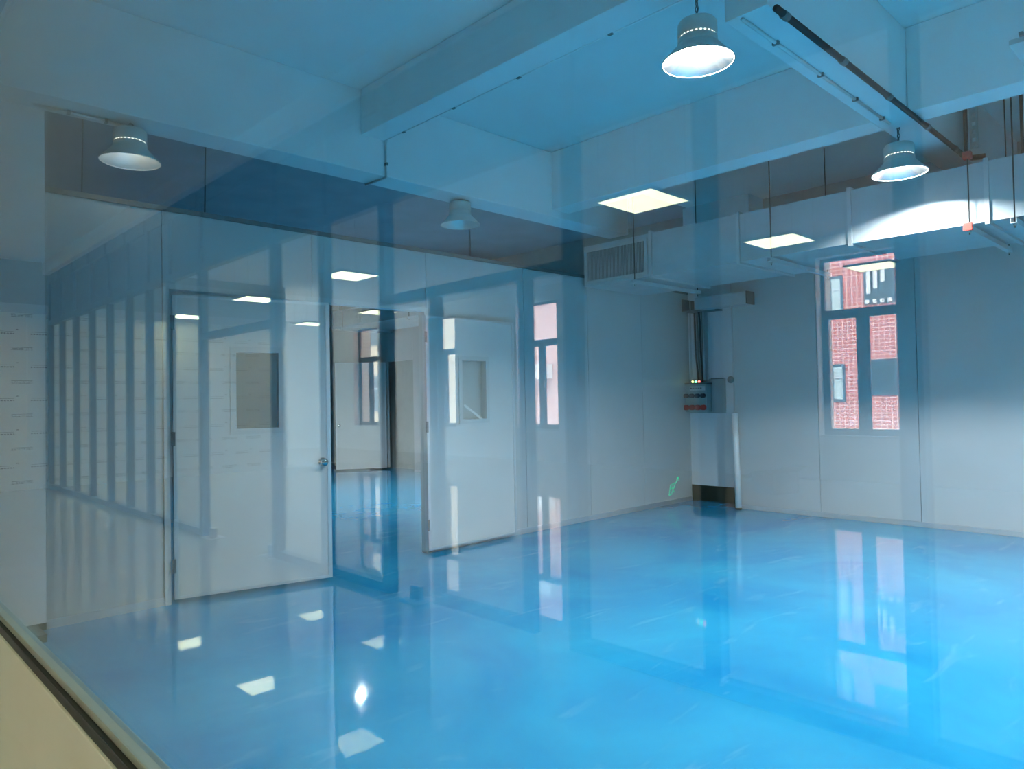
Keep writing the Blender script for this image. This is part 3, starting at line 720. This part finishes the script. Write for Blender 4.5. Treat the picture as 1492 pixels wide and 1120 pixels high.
# ------------------------------------------------------------------ outside the windows
tag(box('ground', (-60, -60, -7.2), (-11.6, 90, -7.0), 'asphalt'), 'paved yard far below the windows', 'ground', kind='structure')
FX = -19.0
rb = tag(empty('brick_building', (FX, 0, 0)), 'red tiled building mirrored inside the right window', 'building')
box('wall', (-6, -8, -7), (0, 13.6, 9), 'red_tile', rb)
def fwin(par, y0, y1, z0, z1, m_='facade_glass', mid=True):
    f = boxes('window', [((0.0005, y0, z0), (0.03, y0 + 0.06, z1)), ((0.0005, y1 - 0.06, z0), (0.03, y1, z1)), ((0.0005, y0 + 0.06, z0), (0.03, y1 - 0.06, z0 + 0.06)), ((0.0005, y0 + 0.06, z1 - 0.06), (0.03, y1 - 0.06, z1))], 'window_frame', par)
    box('pane', (0.0005, y0 + 0.06, z0 + 0.06), (0.012, y1 - 0.06, z1 - 0.06), m_, f)
    if mid: box('glazing_bar', (0.0125, y0 + 0.06, z0 + (z1 - z0) * 0.62), (0.028, y1 - 0.06, z0 + (z1 - z0) * 0.62 + 0.06), 'alu', f)
    return f
for k in range(-3, 4):
    z = (k - 1) * 2.35
    for c in (6.73, 2.5, 11.0, -1.8):
        f = fwin(rb, c - 0.38, c + 0.36, z + 1.36, z + 2.28, mid=False)
        if k == 2 and c == 6.73:
            for q, (a, b) in enumerate(((-0.1, 0.35), (0.08, 0.5), (0.25, 0.62))):
                box('laundry', (0.04, c + a - 0.06, z + 2.25 - b), (0.06, c + a + 0.04, z + 2.26), 'laundry', rb)
            for q in range(4):
                box('flower_pot', (0.03, c - 0.32 + 0.18 * q, z + 1.37), (0.12, c - 0.24 + 0.18 * q, z + 1.47), 'facade_white', rb)
    for c in (7.82, 3.6, -0.7):
        fwin(rb, c - 0.19, c + 0.17, z + 1.2, z + 2.2, 'facade_glass_light')
pb = tag(empty('tiled_building', (FX - 0.5, 0, 0)), 'pale pink tiled building mirrored in the middle window', 'building')
box('wall', (-6, 13.7, -7), (0, 22.5, 9), 'pink_tile', pb)
for k in range(-2, 2):
    for c in (15.2, 17.6, 20.2):
        f = fwin(pb, c - 0.6, c + 0.6, k * 3.2 + 1.1, k * 3.2 + 2.7)
    box('ac_unit', (0.01, 18.6, k * 3.2 + 2.2), (0.35, 19.3, k * 3.2 + 2.75), 'facade_white', pb)
    box('balcony_rail', (0.01, 14.3, k * 3.2 + 0.85), (0.06, 16.1, k * 3.2 + 0.95), 'facade_white', pb)
yb = tag(empty('beige_building', (FX - 0.2, 0, 0)), 'sunlit cream building mirrored in the left windows', 'building')
box('wall', (-6, 22.6, -7), (0, 46, 9), 'facade_beige', yb)
for k in range(-2, 2):
    for c in (26.4, 30.0, 33.5):
        fwin(yb, c - 0.5, c + 0.5, k * 3.2 + 1.0, k * 3.2 + 2.7)
for c in WIN[:4]:
    pl = tag(box('tiled_pilaster', (WX - 0.62, c + HW + 0.02, -7.0), (WX - 0.245, c + HW + 0.55, 4.2), 'cream_tile'), 'cream tiled pilaster outside window %s' % {18.67: 'over the far open door', 15.11: 'at the folded leaf hinge', 11.55: 'right of the folded leaf', 4.43: 'with the red facade'}[c], 'pilaster', 'cream tiled pilasters outside the windows')
